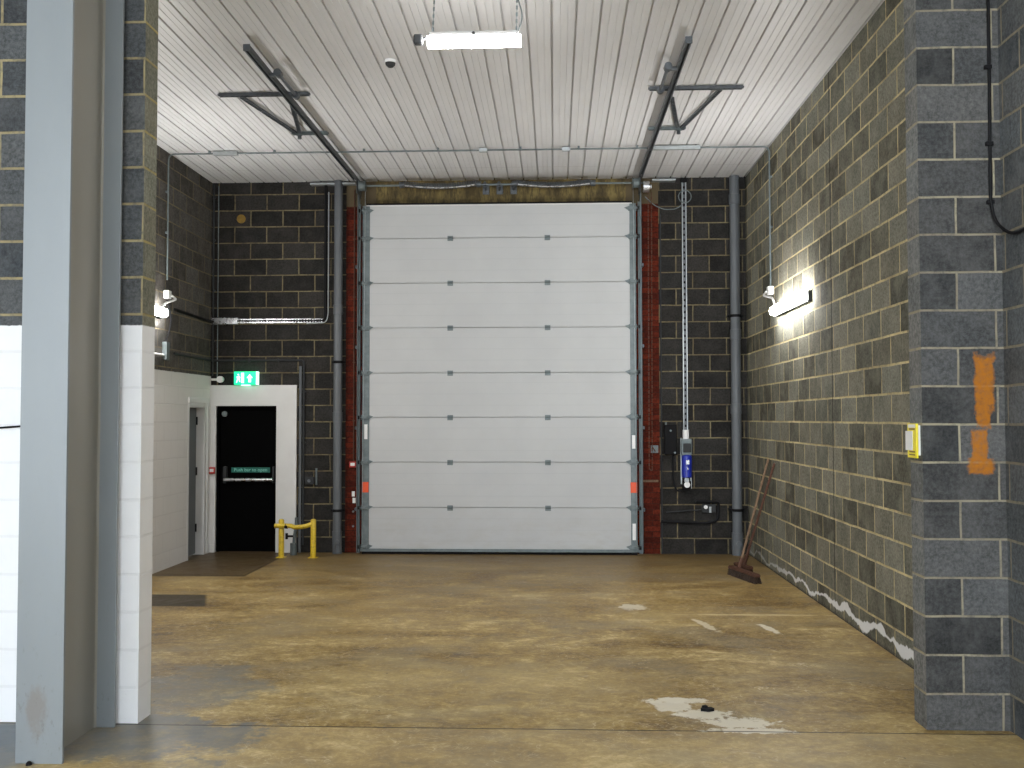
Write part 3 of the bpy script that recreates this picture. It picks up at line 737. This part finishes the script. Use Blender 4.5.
build(MB().tube([(-3.26, YB-.012, .92), (-3.26, YB-.012, 1.15)], .014, 8), 'side_stub', 'galv_dull', t)
# junction box and drop under the left lamp
t = thing('junction_box', (XL, 11.92, 2.58), 'small grey junction box under the left wall lamp', 'junction box')
build(MB().box(XL, XL+.06, 11.86, 11.96, 2.54, 2.76, .008), 'housing', 'galv_dull', t)
build(MB().tube([(XL+.02, 11.0, 2.60), (XL+.02, 11.86, 2.60)], .014, 8), 'side_conduit', 'white_plastic', t)
run('lamp_cable', [(XL+.03, 11.93, 3.28), (XL+.07, 11.99, 3.02), (XL+.03, 11.91, 2.76)], .011, 'cable', 'short black cable hanging below the left wall lamp', 'cable', rr=.2)
# round yellow stain-like cap on the back wall
tag(build(MB().tube([(-4.335, YB+.002, 4.60), (-4.335, YB-.006, 4.60)], .062, 22), 'blanking_plate', 'ochre', None, (-4.335, YB, 4.60)), 'round ochre blanking disc high on the left back wall', 'cover plate')

# small items on the left red pier
run('pier_conduit', [(-2.745, YB-.025, 1.25), (-2.745, YB-.025, 4.98)], .009, 'wood_red', 'thin red-brown conduit running down the left brick pier', 'conduit',
    clips=[((-2.745, YB-.02, q), (.018, .012, .01)) for q in (1.8, 2.6, 3.5, 4.3)])
t = thing('push_button', (-2.755, YB-.012, 1.20), 'small red and white push button on the left brick pier', 'push button')
build(MB().box(-2.80, -2.71, YB-.05, YB-.011, 1.16, 1.24, .006), 'housing', 'red', t)
build(MB().box(-2.785, -2.725, YB-.055, YB-.049, 1.185, 1.225, .002), 'button_plate', 'white_plastic', t)
for z, dx in ((.80, -.005), (.71, .006)):
    tag(build(MB().box(-2.765+dx, -2.725+dx, YB-.014, YB-.010, z-.035, z+.035), 'wall_label', 'white_plastic', None, (-2.745, YB-.012, z)),
        'upper of two small white labels on the left brick pier' if z > .75 else 'lower of two small white labels on the left brick pier', 'label')
for z in (.56, .36):
    tag(build(MB().tube([(-2.75, YB-.010, z), (-2.75, YB-.022, z)], .014, 10), 'wall_bolt', 'galv_dull', None, (-2.75, YB-.01, z)),
        'upper small bolt head low on the left brick pier' if z > .5 else 'lower small bolt head near the foot of the left brick pier', 'bolt')

# yellow pipe barrier
t = thing('pipe_barrier', (-3.42, 13.05, 0), 'low yellow pipe barrier beside the exit door', 'barrier')
xa, xb, yb_ = -3.60, -3.175, 13.08
for x in (xa, xb):
    build(MB().tube([(x, yb_, 0), (x, yb_, .49), (x, yb_, .505)], [.036, .036, .025], 16), 'post', 'yellow', t, smooth=True)
    build(MB().box(x-.06, x+.06, yb_-.06, yb_+.06, 0, .010, .003), 'base_plate', 'yellow', t)
build(MB().tube(rounded([(xa-.08, yb_-.03, .42), (-3.46, yb_-.03, .42), (-3.42, yb_-.03, .40), (-3.28, yb_-.02, .41), (xb, yb_, .45)], .06), .030, 14), 'top_rail', 'yellow', t, smooth=True)
build(MB().tube([(-3.545, yb_-.03, .42), (-3.505, yb_-.03, .41)], .032, 14), 'rail_band', 'black', t)
t = thing('standpipe', (-3.46, 13.30, 0), 'small grey pipe with valve behind the yellow barrier', 'pipe')
build(MB().tube(rounded([(-3.50, 13.34, .0), (-3.50, 13.34, .22), (-3.47, 13.34, .40), (-3.47, 13.34, .50)], .05), .020, 10), 'riser', 'galv_dull', t, smooth=True)
build(MB().tube([(-3.505, 13.34, .0), (-3.505, 13.34, .16)], .045, 14), 'sleeve', 'galv_dull', t, smooth=True)
build(MB().tube([(-3.60, 13.34, .25), (-3.50, 13.34, .25)], .014, 8).tube([(-3.60, 13.34, .21), (-3.60, 13.34, .29)], .018, 8), 'valve', 'black', t)

# ------------------------------------------------------------------ right back wall services
t = thing('chain_guard', (1.74, YB-.03, 1.65), 'tall perforated steel channel on the wall right of the door', 'channel')
mb = MB(); x0, x1 = 1.742, 1.792
for a in (x0, x1): build(MB().box(a-.005, a+.005, YB-.055, YB, 1.66, 5.06), 'channel_edge', 'galv', t)
n = 42
for i in range(n):
    z = 1.66+i*3.4/n; mb.box(x0, x1, YB-.045, YB-.04, z, z+.048)
for a in (x0+.008, x1-.008): mb.box(a-.004, a+.004, YB-.0405, YB-.036, 1.66, 5.06)
build(mb, 'channel', 'track', t)
build(MB().box(x0, x1, YB-.01, YB, 1.66, 5.06), 'back_strip', 'black', t)
build(MB().box(x0-.02, x1+.02, YB-.06, YB, 5.03, 5.09, .004), 'top_bracket', 'black', t)
t = thing('door_operator', (1.765, YB-.07, 1.3), 'blue and grey door motor unit hanging under the perforated channel', 'door motor')
build(MB().tube([(1.765, YB-.07, 1.54), (1.765, YB-.07, 1.67)], .042, 18), 'collar', 'white_plastic', t, smooth=True)
build(MB().box(1.70, 1.84, YB-.13, YB-.005, 1.33, 1.55, .012), 'gear_housing', 'galv_dull', t)
build(MB().box(1.72, 1.825, YB-.142, YB-.128, 1.37, 1.49, .008), 'vent_panel', 'dark_grey', t)
mo = build(MB().tube([(1.772, YB-.085, 1.335), (1.772, YB-.085, 1.32), (1.772, YB-.085, 1.04), (1.772, YB-.085, 1.03)], [.052, .068, .068, .055], 24), 'motor_body', 'blue', t, smooth=True)
build(MB().box(1.755, 1.800, YB-.158, YB-.150, 1.21, 1.27, .002), 'motor_label', 'silver', mo)
build(MB().box(1.772, 1.786, YB-.157, YB-.150, 1.14, 1.17, .002), 'rating_plate', 'silver', mo)
build(MB().box(1.695, 1.715, YB-.06, YB-.0, .94, 1.56, .003).box(1.826, 1.842, YB-.05, YB-.0, .88, 1.2, .003), 'side_bracket', 'galv', t)
build(MB().box(1.74, 1.80, YB-.11, YB-.02, .97, 1.03, .006), 'end_cover', 'galv', t)
build(MB().tube([(1.775, YB-.02, .935), (1.775, YB-.09, .935)], .040, 16).tube([(1.775, YB-.09, .935), (1.775, YB-.10, .935)], .02, 12), 'winding_socket', 'white_plastic', t, smooth=True)
build(MB().box(1.72, 1.83, YB-.075, YB-.0, .87, .985, .006), 'socket_housing', 'black', t)

t = thing('control_box', (1.56, YB, 1.54), 'black control box on the wall beside the blue motor', 'control box')
build(MB().box(1.475, 1.645, YB-.09, YB, 1.335, 1.74, .008), 'housing', 'black', t)
for q0, q1 in (((1.56, YB-.088, 1.66), (1.56, YB-.105, 1.66)), ((1.50, YB-.07, 1.735), (1.50, YB-.07, 1.775)), ((1.615, YB-.088, 1.365), (1.615, YB-.10, 1.365))):
    build(MB().tube([q0, q1], .014, 10), 'screw_cap', 'galv_dull', t)
run('control_cable', [(1.60, YB-.03, 1.34), (1.595, YB-.03, 1.0), (1.64, YB-.03, .84), (1.75, YB-.03, .87)], .012, 'cable', 'black cable looping from control box to motor', 'cable', rr=.12)
ring = [(1.775+.085*math.cos(a), YB-.075, 4.83+.085*math.sin(a)) for a in [2*PI*i/20 for i in range(21)]]
tag(build(MB().tube(ring, .007, 6), 'cable_coil', 'galv_dull', None, (1.775, YB-.075, 4.75), smooth=True), 'small coil of grey cable at the head of the perforated channel', 'cable')
run('slack_cable', [(1.24, YB-.05, 4.84), (1.36, YB-.05, 4.72), (1.5, YB-.04, 4.66), (1.66, YB-.03, 4.67), (1.74, YB-.07, 4.72)], .007, 'galv_dull', 'grey slack cable hanging between brick pier and channel', 'cable', rr=.06)
run('floor_cable', [(1.43, YB-.025, .44), (2.05, YB-.025, .42), (2.19, YB-.025, .45), (2.20, YB-.025, .62), (2.20, YB-.025, .70), (1.9, YB-.025, .71)], .020, 'cable', 'black cable looped low on the wall right of the door', 'cable', rr=.07)
run('grey_lead', [(1.50, YB-.02, .56), (1.75, YB-.02, .58), (2.0, YB-.02, .60)], .008, 'dark_grey', 'thin dark lead inside the low black cable loop', 'cable')
t = thing('wall_socket', (2.02, YB, .63), 'small socket with white button inside the black cable loop', 'socket')
build(MB().box(1.98, 2.16, YB-.05, YB, .56, .67, .006), 'housing', 'dark_grey', t)
build(MB().tube([(2.025, YB-.05, .635), (2.025, YB-.065, .635)], .026, 14), 'white_button', 'white_plastic', t)
build(MB().box(2.07, 2.10, YB-.06, YB-.05, .56, .64, .003), 'latch', 'galv', t)
run('edge_conduit', [(1.445, YB-.012, .0), (1.445, YB-.012, 4.6)], .010, 'dark_grey', 'thin dark conduit along the right edge of the right brick pier', 'conduit')
t = thing('pier_latch', (1.33, YB-.012, 1.42), 'small grey latch plate on the right brick pier', 'latch')
build(MB().box(1.30, 1.40, YB-.02, YB-.010, 1.36, 1.46, .003), 'plate', 'galv_dull', t)
build(MB().tube([(1.32, YB-.03, 1.44), (1.36, YB-.03, 1.38)], .009, 8), 'bolt', 'wood_red', t)
tag(build(MB().box(1.17, 1.40, YB-.016, YB-.0105, .965, .995), 'pier_strap', 'wood', None, (1.3, YB-.012, .98)), 'thin brown strap across the right brick pier', 'strap')
# a thin pale angle just below the ceiling on each side
for x0, x1, w in ((1.33, 1.65, 'right'), (-3.35, -2.72, 'left')):
    tag(build(MB().box(x0, x1, 13.50, 13.505, 5.045, 5.07).box(x0, x1, 13.505, YB, 5.045, 5.05), 'ceiling_angle', 'galv', None, ((x0+x1)/2, 13.55, 5.05)),
        'thin steel angle under the ceiling %s of the loading door' % w, 'bracket')

# ------------------------------------------------------------------ brooms
def broom(hc_, ang, L, tip, foot, hm, bm, label, headw=.075):
    """hc_: head centre on floor; ang: yaw of head; tip: top of handle"""
    t = thing('broom', (hc_[0], hc_[1], 0), label, 'broom', 'brooms in the corner')
    d = Vector((math.cos(ang), math.sin(ang), 0)); c = Vector((hc_[0], hc_[1], 0))
    up = Vector((0, 0, 1))
    mb = MB()
    mb.obox(c-d*L/2+up*.085, c+d*L/2+up*.085, headw, .040)
    bmesh.ops.bevel(mb.b, geom=list(mb.b.edges), offset=.010, segments=2, affect='EDGES')
    build(mb, 'broom_head', bm, t)
    mb = MB(); n = 26; side = d.cross(up)
    for i in range(n):
        for k in (-1, 0, 1):
            p = c + d*(-L/2+.015+(L-.03)*i/(n-1)) + side*k*headw*.30
            lean = Vector((random.uniform(-.008, .008), random.uniform(-.008, .008), 0)) + side*k*.012
            mb.tube([p+up*.075, p+lean+up*.0], [.011, .014], 5)
    build(mb, 'bristles', 'bristle', t)
    f = Vector(foot); tp = Vector(tip)
    build(MB().tube([f, f.lerp(tp, .5), tp.lerp(f, .01), tp], [.0155, .0145, .0145, .008], 12), 'handle', hm, t, smooth=True)
    u = (tp-f).normalized()
    build(MB().tube([f-u*.02, f+u*.10], .024, 12), 'socket', bm, t)
    return t
broom((2.145, 11.52), math.radians(-76), .72, (2.578, 12.20, 1.335), (2.125, 11.66, .12), 'wood', 'wood_red', 'front broom with wide brown head standing on the floor')
broom((2.22, 11.95), math.radians(-76), .40, (2.578, 11.86, 1.30), (2.225, 11.90, .12), 'wood_red', 'wood_red', 'darker broom tucked behind, its handle nearer the viewer at the top')

# scrap on the floor by the white spill
mb = MB(); mb.prism([(.905, 6.33), (.955, 6.315), (.99, 6.335), (.975, 6.365), (.92, 6.372)], .0, .018, 'Z')
mb.prism([(.915, 6.345), (.95, 6.335), (.94, 6.365)], .018, .032, 'Z')
tag(build(mb, 'debris_chip', 'black', None, (.948, 6.345, 0)), 'small black chip lying on the white floor spill', 'debris')

# ------------------------------------------------------------------ steel column
cx, w2 = -2.733, .128
t = thing('steel_column', (cx, 5.56, 0), 'large pale grey steel column in the left foreground', 'steel column')
Y0, Y1 = 5.24, 5.885
build(MB().box(cx-w2, cx+w2, Y0, Y0+.021, 0, 5.095, .002), 'front_flange', 'column', t)
build(MB().box(cx-w2, cx+w2, Y1-.021, Y1, 0, 5.095, .002), 'rear_flange', 'column', t)
mb = MB(); r = .014; wy0, wy1 = Y0+.021, Y1-.021
out = [(cx-.007, wy0+r), (cx-.007, wy1-r)] + [(cx-.007-r+r*math.cos(a), wy1-r+r*math.sin(a)) for a in (PI*.12, PI*.25, PI*.38)] + [(cx-.007-r, wy1), (cx+.007+r, wy1)]
out += [(cx+.007+r-r*math.cos(a), wy1-r+r*math.sin(a)) for a in (PI*.38, PI*.25, PI*.12)] + [(cx+.007, wy1-r), (cx+.007, wy0+r)]
out += [(cx+.007+r-r*math.cos(a), wy0+r-r*math.sin(a)) for a in (PI*.12, PI*.25, PI*.38)] + [(cx+.007+r, wy0), (cx-.007-r, wy0)]
out += [(cx-.007-r+r*math.cos(a), wy0+r-r*math.sin(a)) for a in (PI*.38, PI*.25, PI*.12)]
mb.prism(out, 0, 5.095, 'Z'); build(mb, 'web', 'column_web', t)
tag(build(MB().tube([(-2.775, Y0-.02, 0), (-2.775, Y0-.02, .012), (-2.775, Y0-.02, .02)], [.016, .014, .006], 10), 'floor_bolt', 'black', None, (-2.775, Y0-.02, 0)), 'small black bolt head at the foot of the steel column', 'bolt')
run('wall_wire', [(-3.75, 5.935, 1.775), (-3.45, 5.93, 1.765), (-3.25, 5.93, 1.78), (-2.95, 5.935, 1.80)], .006, 'cable', 'thin black wire across the white wall left of the column', 'wire', rr=.08)

# ------------------------------------------------------------------ right foreground
pts = [(2.592, 5.985, 5.09), (2.590, 5.985, 4.0), (2.585, 5.985, 3.35), (2.582, 5.982, 3.10), (2.60, 5.97, 2.98), (2.628, 5.88, 2.90), (2.636, 5.78, 2.875), (2.636, 5.66, 2.885), (2.636, 5.45, 2.93), (2.636, 4.9, 2.98)]
t = thing('black_cable', (2.59, 5.985, 5.0), 'black cable clipped down the right front pier', 'cable')
build(MB().tube(rounded(pts, .25, 4), .0095, 10), 'cable', 'cable', t, smooth=True)
for z in (4.36, 3.91, 3.45, 3.10):
    build(MB().box(2.562, 2.604, 5.975, 6.0, z-.012, z+.012, .003), 'cable_clip', 'cable', t)
build(MB().box(2.63, 2.65, 5.60, 5.63, 2.865, 2.91, .003), 'cable_clip', 'cable', t)
# yellow tag on the pier reveal
t = thing('warning_tag', (2.168, 6.10, 1.57), 'yellow warning tag with white slip on the right pier edge', 'sign')
build(MB().box(2.140, 2.152, 6.015, 6.165, 1.585, 1.79, .002), 'tag_plate', 'yellow_sign', t)
build(MB().box(2.152, 2.170, 6.03, 6.15, 1.60, 1.78, .001), 'backing', 'white_plastic', t)
build(MB().box(2.1395, 2.1405, 6.03, 6.15, 1.765, 1.785), 'header_strip', 'white_plastic', t)
build(MB().box(2.137, 2.1395, 6.075, 6.19, 1.63, 1.745), 'paper_slip', 'white_plastic', t)
mb = MB()
for z0, z1 in ((1.752, 1.762), (1.617, 1.627), (1.600, 1.608)): mb.box(2.1375, 2.1398, 6.04, 6.13, z0, z1)
build(mb, 'printed_lines', 'dark_ink', t)

# ------------------------------------------------------------------ light
w = bpy.data.worlds.new('World'); SC.world = w; w.use_nodes = True
bg = w.node_tree.nodes['Background']; bg.inputs[0].default_value = (.85, .925, 1.0, 1); bg.inputs[1].default_value = 4.2

# ------------------------------------------------------------------ camera
f, yaw, pit, rol, hh = 998.5, .0424, .0349, -.0014, 1.8215
R = Vector((math.cos(yaw), math.sin(yaw), 0)); F = Vector((-math.sin(yaw), math.cos(yaw), 0)); U = Vector((0, 0, 1))
F2 = F*math.cos(pit)+U*math.sin(pit); U2 = -F*math.sin(pit)+U*math.cos(pit)
R3 = R*math.cos(rol)+U2*math.sin(rol); U3 = -R*math.sin(rol)+U2*math.cos(rol)
cam = bpy.data.cameras.new('camera'); co = bpy.data.objects.new('camera', cam); COL.objects.link(co)
cam.sensor_fit = 'HORIZONTAL'; cam.sensor_width = 36; cam.lens = f/1024*36; cam.clip_start = .05
mt = Matrix(((R3.x, U3.x, -F2.x, 0), (R3.y, U3.y, -F2.y, 0), (R3.z, U3.z, -F2.z, hh), (0, 0, 0, 1)))
co.matrix_world = mt
SC.camera = co
vs = SC.view_settings; vs.view_transform = 'Standard'; vs.look = 'None'; vs.gamma = 1; vs.use_curve_mapping = False; vs.exposure = 1.0
SC.cycles.use_denoising = True
SC.cycles.max_bounces = 10; SC.cycles.diffuse_bounces = 6
SC.cycles.sample_clamp_indirect = 4
